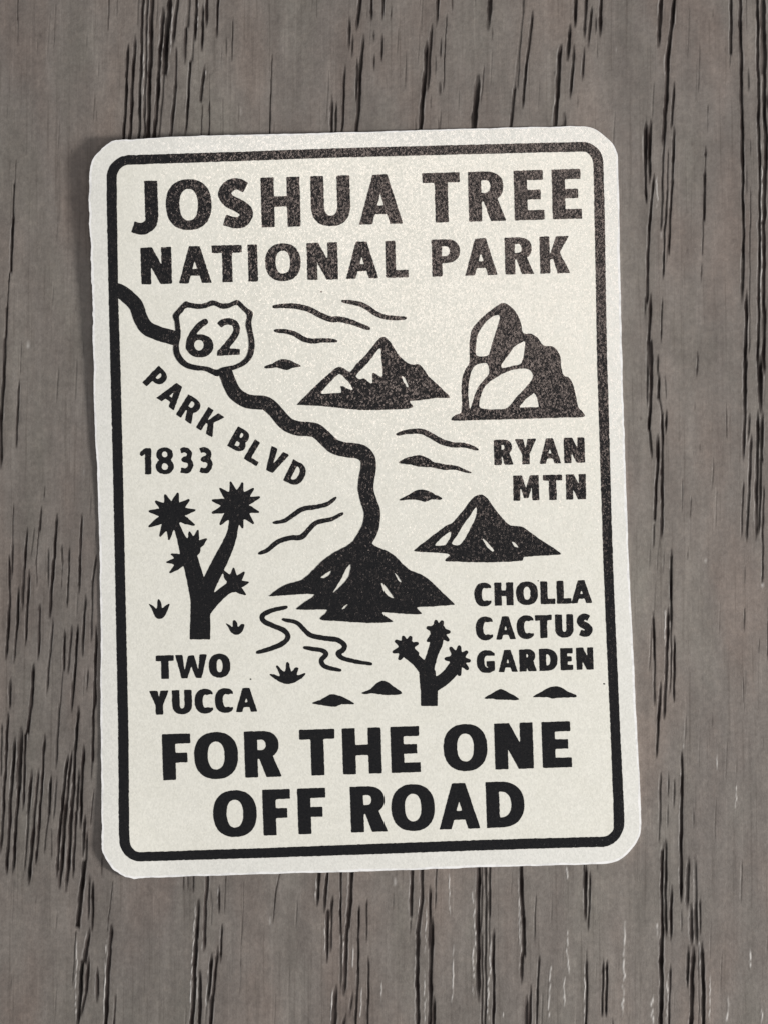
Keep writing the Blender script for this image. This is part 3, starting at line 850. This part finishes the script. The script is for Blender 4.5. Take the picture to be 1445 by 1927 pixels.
outer = rounded([[(242,292),(440,286),(620,279.3),(869,272.7),(1040,268.2),(1094,267)],
                 [(1134.5,306),(1137.6,419),(1139.6,566),(1141.5,671),(1145.6,803),(1149.6,958),(1153.4,1077),(1160,1233),(1165.3,1354),(1173,1510),(1174.2,1545)],
                 [(1135,1593.6),(990,1597.6),(840,1602.5),(690,1608),(496,1614.5),(266,1621)],
                 [(225.5,1582),(224.6,1564),(223.2,1377),(218.5,1130),(213.4,879),(208.5,690),(205.2,545),(202,400),(201.6,334)]],
                [(1135,265.5),(1175,1592),(226,1622.5),(201,293.5)], 38)
inner = rounded([[(243,310),(440,303.5),(620,297),(869,290.6),(1040,286.6),(1096,285.2)],
                 [(1116,309),(1118.2,419),(1121,566),(1122.6,671),(1126.6,803),(1131.6,958),(1135.4,1077),(1142,1233),(1147.2,1354),(1153.4,1510),(1154,1556)],
                 [(1133,1574.6),(990,1578.2),(840,1583),(690,1588.5),(496,1596),(266,1603.6)],
                 [(245,1582),(244,1564),(242.6,1377),(237.4,1130),(232,879),(227.6,690),(223.8,580),(221,400),(220.4,334)]],
                [(1115,284.5),(1154.5,1573.5),(245,1604.5),(219.5,311)], 21)
frame_loops = [dense(outer, 4.0, 0.24, 3), dense(inner, 4.0, 0.24, 4)]

# --- the vinyl sheet
EDGE_PTS = [(223,264),(292,260),(361,256),(490,253),(620,249.8),(730,247),(828,244),(935,241),(1035,238.7),(1085,237.6),(1104,238.4),(1123,245),(1139,257),(1151,269),(1158,283),(1162,303),
 (1164,390),(1165.5,469),(1167.7,566),(1169.8,671),(1173.7,803),(1179,958),(1183.4,1077),(1190,1216),(1196.5,1350),(1202,1450),(1205,1524),(1205.4,1562),(1199,1582),(1188,1598),(1175,1611),(1160,1620.5),(1140,1625),
 (1106,1626.5),(951,1630.6),(820,1635),(700,1639.6),(600,1642),(496,1645),(420,1647.5),(347,1649.6),(270,1652),(249,1652),(228,1645),(208,1628),(196,1608),(193,1590),(192,1527),(190.4,1377),(190.4,1322),(189.8,1180),(188,1037),(184,894),(180.5,830),(178.5,770),(176.5,669),(173.5,545),
 (170.6,450),(169,400),(168.6,350),(171.5,312),(177,299),(185,287),(205,269.5)]
def build_sheet():
    nr = np.random.default_rng(5)
    P = catmull(EDGE_PTS, True, 10)
    # even spacing, then the tiny nicks of the cutter
    Q = np.vstack([P, P[:1]])
    cum = np.concatenate([[0], np.cumsum(np.hypot(*np.diff(Q, axis=0).T))])
    s = np.arange(0, cum[-1] - 2, 4.0)
    P = np.stack([np.interp(s, cum, Q[:, 0]), np.interp(s, cum, Q[:, 1])], 1)
    n = nr.normal(size=len(P))
    n1 = np.convolve(np.concatenate([n[-3:], n, n[:3]]), [.15, .2, .3, .2, .15], 'same')[3:-3]
    n = nr.normal(size=len(P))
    n2 = np.convolve(np.concatenate([n[-9:], n, n[:9]]), np.ones(9) / 9, 'same')[9:-9]
    nrm = np.roll(P, -1, 0) - np.roll(P, 1, 0)
    nrm = np.stack([nrm[:, 1], -nrm[:, 0]], 1) / np.hypot(nrm[:, 0], nrm[:, 1])[:, None]
    rough_side = 0.55 + 0.9 * ((P[:, 0] < 260) & ((P[:, 1] < 620) | (P[:, 1] > 1550)))
    P = P + nrm * ((n1 * 0.75 + n2 * 1.6) * rough_side)[:, None]
    m1 = nr.normal(size=len(P))
    m1 = np.convolve(np.concatenate([m1[-7:], m1, m1[:7]]), np.ones(7) / 7, 'same')[7:-7]
    marg = np.where(P[:, 1] < 300, 2.0, 3.6) + 1.6 * m1
    Pin = P - nrm * np.clip(marg, 1.0, 6.0)[:, None]
    if inside([P], Pin).mean() < 0.5:
        Pin = P + nrm * np.clip(marg, 1.0, 6.0)[:, None]
    cream = dense((outer[:len(inner)] if len(outer) == len(inner) else inner) * 0.5 + inner * 0.5, 6.0, 0.0, 1)
    V, Fc = triangulate([P], 20.0, [Pin, cream])
    cen = V[Fc].mean(1)
    zone = np.where(~inside([Pin], cen), 1, np.where(inside([cream], cen), 0, 2))
    nv = len(V)
    zt = lift(V[:, 0], V[:, 1]) + THICK
    top = unproject(V[:, 0], V[:, 1], zt)
    bot = top.copy(); bot[:, 2] -= THICK + 0.008 * MM
    co = np.vstack([top, bot, top, bot]) - ROOT
    faces = [tuple(f) for f in Fc.tolist()] + [(f[2] + nv, f[1] + nv, f[0] + nv) for f in Fc.tolist()]
    ntop = len(Fc)
    # rim: boundary edges of the top
    from collections import Counter
    cnt = Counter()
    for f in Fc.tolist():
        for a, b in ((f[0], f[1]), (f[1], f[2]), (f[2], f[0])):
            cnt[(min(a, b), max(a, b))] += 1
    rim = []
    for f in Fc.tolist():
        for a, b in ((f[0], f[1]), (f[1], f[2]), (f[2], f[0])):
            if cnt[(min(a, b), max(a, b))] == 1:
                rim.append((b + 2 * nv, a + 2 * nv, a + 3 * nv, b + 3 * nv))
    used = np.zeros(len(co), bool); used[:2 * nv] = True
    used[np.array(rim).ravel()] = True
    new = np.cumsum(used) - 1
    co = co[used]
    rim = [tuple(int(new[i]) for i in f) for f in rim]
    me = bpy.data.meshes.new('vinyl_sheet')
    me.from_pydata(co.tolist(), [], faces + rim)
    me.materials.append(VINYL)
    me.materials.append(EDGE)
    me.materials.append(MARGIN)
    mi = np.zeros(len(me.polygons), np.int32)
    mi[:ntop] = zone
    mi[ntop:] = 1
    me.polygons.foreach_set('material_index', mi)
    sm = np.zeros(len(me.polygons), bool); sm[:ntop] = True
    me.polygons.foreach_set('use_smooth', sm)
    o = bpy.data.objects.new('vinyl_sheet', me)
    COL.objects.link(o)
    o.parent = root
    return o
build_sheet()
ink_piece('frame_line', frame_loops, root, 0, grid=16.0)

# --- lettering
def text_line(items, base_l, base_r, h, s, amp=0.55, soft=1, name='letter'):
    """items: (character, left, right) in photograph pixels; base_l / base_r: two points of the base line"""
    (xa, ya), (xb, yb) = base_l, base_r
    sl = (yb - ya) / (xb - xa)
    ang = math.degrees(math.atan(sl))
    for ch, l, r in items:
        cx = (l + r) / 2
        by = ya + sl * (cx - xa)
        w = (r - l) - abs(sl) * h * (0.8 if ch not in 'OCGS' else 0.1)
        place_letter(ch, cx + sl * h * 0.0, by - h / 2, w, h, s, ang, 'digit' if ch.isdigit() else name, amp, soft)

text_line([('J',249,299),('O',313,398.8),('S',412.3,475.6),('H',491.2,566.3),('U',584.6,660.3),('A',674,758),('T',794.4,866.3),('R',880,952),('E',966,1023.7),('E',1037.4,1094.3)],
          (250,434.8), (1095,411.2), 93.5, 24.3, 0.6)
text_line([('N',265.3,324.4),('A',336.2,398.8),('T',399.5,457.3),('I',467,486),('O',499.9,566.3),('N',577.7,636.6),('A',649.9,712.2),('L',724.7,768.3),('P',811.9,865.9),('A',873.3,935.6),('R',948.9,1004),('K',1014.5,1071.8)],
          (265,535.5), (1072,513.5), 69.5, 18.6, 0.65)
text_line([('R',928.6,965.4),('Y',967.8,1009.3),('A',1013.3,1054.8),('N',1060,1100)], (930,875.3), (1100,870.5), 47.5, 13.8)
text_line([('M',964.6,1013.8),('T',1021,1057.5),('N',1064,1102)], (965,942.5), (1102,939.4), 47.3, 13.8)
text_line([('C',892,924),('H',929.3,965.7),('O',970.5,1011.3),('L',1015.8,1044.2),('L',1046.3,1074.7),('A',1073.6,1113.4)], (892,1141), (1113,1134.4), 43.2, 13.1, 0.5)
text_line([('C',894.7,927),('A',931.8,969.8),('C',971.6,1003.7),('T',1006,1038.3),('U',1043.5,1078.8),('S',1085,1113.8)], (894,1205), (1114,1197.6), 43.2, 13.1, 0.5)
text_line([('G',896.5,930.4),('A',936.3,973.3),('R',976,1009),('D',1013.4,1048.7),('E',1053.2,1078),('N',1083.3,1116.2)], (896,1266.4), (1116,1259.6), 41.5, 13.1, 0.5)
text_line([('T',294,328.5),('W',330.7,391.2),('O',393.8,434.2)], (294,1278), (434,1274.4), 44.2, 13.9, 0.5)
text_line([('Y',281.4,319.6),('U',324.4,362.6),('C',367.3,401.7),('C',405.5,440),('A',443.7,485)], (281,1345.4), (485,1339), 45, 13.9, 0.5)
text_line([('F',305.7,361),('O',366.3,448.9),('R',460,530.7),('T',563.6,632),('H',644,718.8),('E',734.3,791.2),('O',834.3,916.4),('N',929.2,1003.6),('E',1018.4,1075.3)],
          (306,1468.4), (1075,1443.6), 86.5, 24.2, 0.45)
text_line([('O',402,484),('F',494.5,548.6),('F',559.9,614.8),('R',658.9,729.2),('O',736.2,817.6),('A',824.2,902.9),('D',913.3,987)],
          (402,1575.6), (987,1555.6), 86, 24.2, 0.45)
text_line([('1',263.9,285.7),('8',293.6,328.2),('3',335.5,364.6),('3',372.2,400.9)], (264,892.4), (401,890.2), 49, 10.4, 0.75)
for ch, cx, cy, w, h, ang, s in [('P',294.5,714,29,44,44.5,11.3),('A',325,742.5,40,45,36.5,11.7),('R',358,770,34,45,32,11.5),('K',397,795,37,45,32,11.5),
                                 ('B',452,828,31,42,29.5,11.5),('L',482,852,28,42,31,11.3),('V',518,867.5,37,45,28,11.3),('D',558,891.5,33,44,26,11.3)]:
    place_letter(ch, cx, cy, w, h, s, ang, amp=0.5)

# --- drawings: outlines in the coordinates of enlarged views (left, top, enlargement)
Z = {'c': (140, 520, 4.014), 'd': (460, 520, 3.6125), 'e': (820, 540, 3.8026), 'f': (240, 820, 4.8167), 'g': (460, 880, 3.4405),
     'h': (720, 780, 3.6125), 'i': (720, 1060, 2.89), 'j': (240, 1120, 3.1413), 'p': (0, 0, 1.0)}
def zp(key, pts):
    ox, oy, k = Z[key]
    return [(ox + x / k, oy + y / k) for x, y in pts]
def bnd(pts, m=6):
    P = np.asarray(pts)
    return (P[:, 0].min() - m, P[:, 1].min() - m, P[:, 0].max() + m, P[:, 1].max() + m)

def drawing(name, key, outline, holes=(), label=None, level=0, smooth=2, amp=0.6, parent=None):
    out = catmull(zp(key, outline), True, smooth) if smooth > 1 else np.array(zp(key, outline))
    hs = [np.array(zp(key, h)) for h in holes]
    hs = [catmull(h, True, 2) if len(h) > 6 else h for h in hs]
    def func(X, Y):
        f = f_poly(X, Y, out)
        for h in hs:
            f = np.maximum(f, -(f_poly(X, Y, h) - 0.5))
        return f
    return piece_from_field(name, func, bnd(out), parent or root, level, amp, 1, label=label, step=0.8)

def wave(key, pts, half, taper=0.5, label=None):
    k = Z[key][2]
    c = catmull(zp(key, pts), False, 5)
    t = np.linspace(0, 1, len(c))
    r = 1.16 * half / k * (taper + (1 - taper) * np.sin(math.pi * np.clip(t, 0.0, 1)) ** 0.45)
    return piece_from_field('wavy_line', lambda X, Y: f_stroke(X, Y, c, r), bnd(c, 9), root, 0, 0.5, 1, label=label, step=0.8)

# the road that winds from the frame through the shield to the big mountain
road_a = catmull([(213,545),(226,548),(240,557.5),(257,575),(264.5,597),(277,617),(299.4,627.5),(320,633.5),(333,637)], False, 6)
piece_from_field('road_line', lambda X, Y: I_(f_stroke(X, Y, road_a, 13.4), 207 - X, -f_poly(X, Y, catmull(zp('c', [(790,200),(1300,200),(1330,400),(1345,560),(1250,690),(1080,725),(900,690),(795,600),(780,530),(796,440),(790,370)]), True, 3))),
                 bnd(road_a, 20), root, 1, 0.45, 1, label='short wide road stretch between frame and shield')
road_b = catmull([(421,690),(424.5,700),(430,714),(441.5,738),(461,753),(480,757),(499,758.5),(511,766),(522,778),(533,791),(545,800.5),(562.5,806.5),(580,807.5),(594,810),(605,818),(613,825.5),(622,834.5),(633,842),(654,846.8),(676,849.5),(688,857),(693.5,869),(693,885),(689.5,904),(689,922),(694,943),(700,961),(700,978),(696,996),(687,1013),(678,1028)], False, 5)
rb_r = np.interp(np.linspace(0, 1, len(road_b)), [0, .05, .5, .8, 1], [12.5, 13.0, 13.6, 14.6, 16.5])
piece_from_field('road_line', lambda X, Y: I_(f_stroke(X, Y, road_b, rb_r), 695.5 - Y - (X - 424) * 0.12), bnd(road_b, 20), root, 1, 0.45, 1, label='long wide winding road running down to the mountain')

sh_out = catmull(zp('c', [(840,190),(875,197),(940,210),(1000,200),(1050,180),(1110,203),(1170,203),(1232,178),(1265,200),(1300,235),(1352,275),(1340,340),(1345,400),(1360,470),(1364,540),(1345,610),(1290,670),(1200,707),(1130,730),(1085,756),(1040,738),(980,712),(900,708),(830,682),(775,630),(750,560),(756,500),(765,420),(762,350),(745,300),(775,258)]), True, 3)
sh_in = catmull(zp('c', [(852,237),(930,247),(1000,238),(1055,220),(1110,242),(1160,242),(1228,216),(1260,245),(1305,290),(1297,370),(1313,440),(1322,520),(1305,595),(1260,648),(1185,678),(1120,688),(1080,708),(1010,683),(930,673),(862,653),(812,600),(792,530),(806,440),(800,370),(795,300),(822,268)]), True, 3)
shield = piece_from_field('highway_shield', lambda X, Y: I_(f_poly(X, Y, sh_out), -f_poly(X, Y, sh_in)), bnd(sh_out), root, 2, 0.5, 1, label='outlined highway route shield with scalloped top', step=0.8)
six = catmull(zp('c', [(990,343),(945,375),(900,430),(872,490),(868,540)]), False, 5)
def f_six(X, Y):
    cx, cy = zp('c', [(951, 525)])[0]
    hx, hy = zp('c', [(944, 520)])[0]
    return U(f_stroke(X, Y, six, 5.8), I_(f_sup(X, Y, cx, cy, 25.6, 21.6, 2.1), -f_sup(X, Y, hx, hy, 9.2, 10.2, 2.0)))
piece_from_field('digit', f_six, bnd(zp('c', [(850,325),(1055,612)])), shield, 0, 0.5, 1, step=0.8)
two = catmull(zp('c', [(1098,372),(1125,348),(1170,340),(1215,358),(1230,400),(1215,445),(1170,505),(1105,578)]), False, 5)
def f_two(X, Y):
    return U(I_(f_stroke(X, Y, two, 6.0, True), Y - (520 + 598 / 4.014)), f_poly(X, Y, zp('c', [(1082,600),(1084,562),(1110,545),(1255,548),(1252,592)])))
piece_from_field('digit', f_two, bnd(zp('c', [(1075,320),(1260,605)])), shield, 0, 0.5, 1, step=0.8)
for d in shield.children:
    pass

drawing('mountain', 'd', [(363,866),(470,760),(580,660),(630,620),(660,617),(690,633),(722,650),(760,600),(830,530),(900,442),(935,413),(965,420),(1000,460),(1050,540),(1110,592),(1150,600),(1178,597),(1205,615),(1250,680),(1320,745),(1392,816),(1375,826),(1300,827),(1200,842),(1118,850),(1147,882),(1110,900),(950,907),(800,908),(650,895),(500,880),(370,874)],
        [[(925,487),(928,540),(935,600),(940,680),(915,675),(885,655),(868,660),(870,725),(845,715),(815,690),(790,700),(760,680),(790,640),(840,590),(890,525)],
         [(645,665),(690,700),(720,735),(738,770),(710,765),(670,745),(650,750),(660,790),(600,793),(525,797),(545,765),(590,715)],
         [(1066,675),(1085,688),(1117,757),(1105,752),(1080,712)]], 'twin-peaked mountain with two white snow patches', smooth=2)
drawing('boulder_pile', 'e', [(112,942),(140,915),(180,900),(185,830),(182,740),(190,650),(210,590),(240,540),(240,430),(250,330),(290,260),(370,185),(430,140),(475,115),(520,130),(570,180),(605,250),(622,330),(680,335),(730,370),(770,420),(830,425),(870,460),(890,510),(895,580),(912,632),(950,650),(980,700),(1000,780),(1015,860),(1045,890),(1062,915),(1045,930),(900,935),(600,945),(300,952),(130,957)],
        [[(440,200),(455,210),(450,240),(430,310),(400,400),(380,480),(340,497),(290,490),(285,450),(292,370),(310,320),(350,260),(400,215)],
         [(610,400),(635,392),(632,450),(610,545),(560,560),(470,580),(475,545),(510,500),(560,430)],
         [(345,545),(365,550),(380,600),(365,640),(310,700),(280,760),(243,870),(235,800),(232,720),(245,640),(265,580),(300,553)],
         [(620,585),(670,595),(690,630),(680,670),(620,740),(570,790),(525,850),(490,870),(420,875),(340,870),(310,850),(325,770),(360,700),(430,650),(500,610),(560,592)],
         [(700,760),(715,780),(730,830),(733,858),(595,862),(640,805)]], 'pile of tall rounded boulders on a flat base', smooth=3)
drawing('mountain', 'h', [(220,917),(300,855),(370,800),(440,750),(470,740),(540,660),(600,580),(640,549),(675,546),(710,570),(760,640),(820,715),(870,755),(940,760),(980,785),(1060,845),(1140,895),(1207,942),(1195,953),(1080,960),(955,968),(948,993),(800,1003),(650,1005),(500,1000),(428,999),(425,985),(457,955),(400,942),(228,932)],
        [[(635,630),(632,690),(600,760),(570,820),(545,860),(520,887),(490,885),(470,875),(500,830),(545,755),(595,685)],
         [(460,800),(460,830),(435,870),(420,887),(355,890),(390,850),(430,815)],
         [(678,846),(700,860),(757,927),(745,931),(705,897)], [(872,860),(896,873),(924,908),(895,897)]], 'single-peaked mountain with long white slope stripe', smooth=2)
drawing('mountain', 'g', [(166,828),(230,780),(290,750),(370,730),(430,680),(500,610),(580,550),(660,510),(715,470),(765,452),(815,475),(840,505),(900,530),(960,560),(1010,610),(1070,665),(1140,690),(1200,730),(1280,810),(1357,881),(1340,888),(1200,900),(1113,905),(1147,942),(1130,949),(1000,945),(893,935),(910,960),(962,993),(940,1001),(800,1005),(600,993),(498,986),(500,965),(543,920),(450,921),(343,919),(345,908),(400,865),(462,820),(330,822),(172,833)],
        [[(570,662),(550,695),(520,715),(493,713),(530,685)], [(688,628),(680,690),(650,740),(573,814),(590,785),(630,720),(665,650)],
         [(885,743),(910,765),(972,850),(930,830),(900,795)], [(966,676),(990,698),(1023,753),(998,730)], [(670,884),(652,910),(630,921),(645,900)]],
        'wide dark mountain at the end of the road', level=2, smooth=2)

SAND = 'low sand mound with pointed ends'
drawing('sand_mound', 'd', [(138,614),(200,590),(240,568),(280,563),(330,580),(387,608),(370,616),(330,622),(300,635),(270,635),(220,620),(150,626)])
drawing('sand_mound', 'h', [(108,325),(150,300),(220,280),(270,280),(320,305),(350,325),(430,340),(500,350),(560,375),(612,398),(560,395),(490,375),(430,378),(360,365),(320,358),(240,355),(190,340),(130,336)], label='mound with a long thin tail')
drawing('sand_mound', 'h', [(113,577),(170,550),(220,520),(265,510),(310,520),(360,545),(403,570),(380,580),(330,578),(285,593),(240,582),(200,577),(120,586)])
drawing('sand_mound', 'j', [(1098,635),(1150,615),(1190,590),(1230,588),(1280,605),(1337,635),(1335,646),(1270,645),(1225,660),(1180,655),(1105,643)])
drawing('sand_mound', 'p', [(681,1303.5),(698,1297),(708,1287),(718,1281),(730,1284),(742,1293),(755.5,1302.5),(752,1306.5),(728,1308),(700,1305),(686,1306.5)])
drawing('sand_mound', 'i', [(553,731),(590,710),(630,687),(650,687),(690,707),(737,735),(730,743),(620,742),(600,736),(560,738)])
drawing('sand_mound', 'i', [(818,724),(870,695),(910,673),(960,672),(1000,695),(1050,717),(1045,729),(960,730),(920,736),(890,728),(825,729)])

wave('d', [(203,207),(280,200),(360,205),(440,225),(510,260),(580,290),(650,293),(720,308),(790,335),(848,356)], 17)
wave('d', [(668,170),(730,178),(790,190),(840,215),(890,250),(950,275),(1030,285),(1094,283)], 15)
wave('d', [(211,370),(280,375),(340,390),(400,425),(460,440),(540,435),(624,440)], 15)
wave('h', [(94,136),(170,118),(260,115),(320,140),(390,180),(470,205),(560,210),(646,239)], 17, 0.35)
wave('g', [(193,357),(260,345),(320,305),(380,268),(460,255),(540,235),(592,195)], 13)
wave('g', [(98,556),(150,535),(220,480),(300,455),(370,450),(420,400),(470,355),(560,335),(636,297)], 14)
wave('g', [(272,904),(180,925),(120,958),(130,995),(190,1025),(260,1055),(285,1095),(255,1135),(180,1170),(88,1196)], 14, 0.7)
wave('g', [(253,984),(340,1003),(385,1045),(430,1085),(520,1105),(600,1115),(648,1148),(640,1180),(607,1205),(640,1235),(720,1255),(820,1271)], 14, 0.6)
wave('g', [(391,1165),(450,1175),(510,1185),(530,1210),(500,1245),(512,1280),(560,1300),(622,1312)], 13, 0.6)

def tree(name, key, stems, heads, cut_y, label, blunt=.28):
    k = Z[key][2]
    st = [(np.array(zp(key, [(x, y) for x, y, r in s])), np.array([r / k for x, y, r in s])) for s in stems]
    st = [(catmull(np.column_stack([p, r]), False, 4)) for p, r in st]
    hd = [(zp(key, [c])[0], core / k, zp(key, tips), wid / k) for c, core, tips, wid in heads]
    allp = [p for s in st for p in s[:, :2].tolist()] + [t for h in hd for t in h[2]]
    cy = Z[key][1] + cut_y / k
    def func(X, Y):
        f = U(*[f_stroke(X, Y, s[:, :2], s[:, 2]) for s in st])
        for c, core, tips, wid in hd:
            f = U(f, np.hypot(X - c[0], Y - c[1]) - core)
            for tip in tips:
                m = (c[0] + (tip[0] - c[0]) * .62, c[1] + (tip[1] - c[1]) * .62)
                f = U(f, f_stroke(X, Y, [c, m, tip], [wid, wid * .95, wid * blunt]))
        return I_(f, Y - cy)
    return piece_from_field(name, func, bnd(allp, 22), root, 0, 0.5, 1, label=label, step=0.8)

tree('yucca_tree', 'f',
     [[(660,1880,94),(662,1720,92),(664,1600,88),(660,1480,86),(636,1370,82),(598,1220,74),(555,1080,70),(500,950,44),(462,850,32),(430,780,32)],
      [(700,1470,62),(745,1340,66),(828,1170,66),(905,1010,58),(950,890,47),(975,740,44)],
      [(690,1590,66),(780,1500,52),(880,1410,46),(950,1365,50)]],
     [((405,705), 108, [(345,538),(460,523),(560,583),(612,675),(606,808),(380,937),(300,907),(203,822),(203,685),(262,596)], 34),
      ((988,628), 112, [(940,423),(1045,432),(1142,480),(1197,558),(1187,692),(1142,792),(1045,830),(845,802),(778,698),(776,586),(843,478)], 34),
      ((600,1030), 66, [(565,872),(642,858),(716,938)], 30),
      ((530,1125), 60, [(403,1075),(362,1147),(392,1238)], 28),
      ((960,1358), 64, [(876,1228),(965,1203),(1060,1238),(1097,1330),(1070,1438)], 30)], 1846, 'branching yucca tree with spiky round heads')
tree('cholla_cactus', 'i',
     [[(252,800,44),(252,700,46),(246,630,46),(232,570,36)],
      [(250,600,38),(190,535,30),(130,485,30)],
      [(240,590,34),(268,500,30),(292,430,34),(300,365,32)],
      [(262,670,38),(325,635,34),(385,575,34),(408,520,32)]],
     [((130,458), 44, [(74,425),(62,482),(92,518),(112,404),(150,405),(186,436),(188,490),(140,515)], 16),
      ((300,368), 42, [(288,317),(322,320),(247,352),(358,373),(352,416),(248,420)], 16),
      ((408,522), 44, [(370,463),(415,456),(454,484),(468,530),(458,572),(416,604),(345,520),(352,574)], 16)], 776, 'small cholla cactus with three bristly arms', .62)
drawing('grass_tuft', 'f', [(193,1518),(240,1545),(270,1572),(275,1500),(290,1479),(310,1520),(316,1568),(350,1540),(387,1520),(372,1570),(340,1640),(290,1661),(255,1640),(225,1575)], smooth=2)
drawing('grass_tuft', 'f', [(891,1698),(935,1720),(957,1740),(957,1685),(975,1671),(1000,1700),(1002,1742),(1030,1710),(1066,1709),(1056,1750),(1030,1790),(985,1804),(945,1782),(920,1737)], smooth=2)
drawing('grass_tuft', 'g', [(163,1339),(200,1340),(237,1352),(208,1288),(220,1284),(264,1328),(274,1263),(291,1267),(306,1323),(330,1295),(354,1297),(342,1343),(397,1330),(382,1355),(330,1390),(280,1401),(230,1386)], label='wide five-leaved grass tuft', smooth=2)
for (x, y, r) in [(605,549,1.9),(472.4,1278,1.7),(1136,1286.8,1.8),(1012,1093,1.4)]:
    a = np.linspace(0, 2 * math.pi, 9)[:-1]
    ink_piece('ink_speck', [np.stack([x + r * np.cos(a) * (1 + .3 * np.sin(3 * a)), y + .8 * r * np.sin(a)], 1)], root)

scene.render.engine = 'CYCLES'
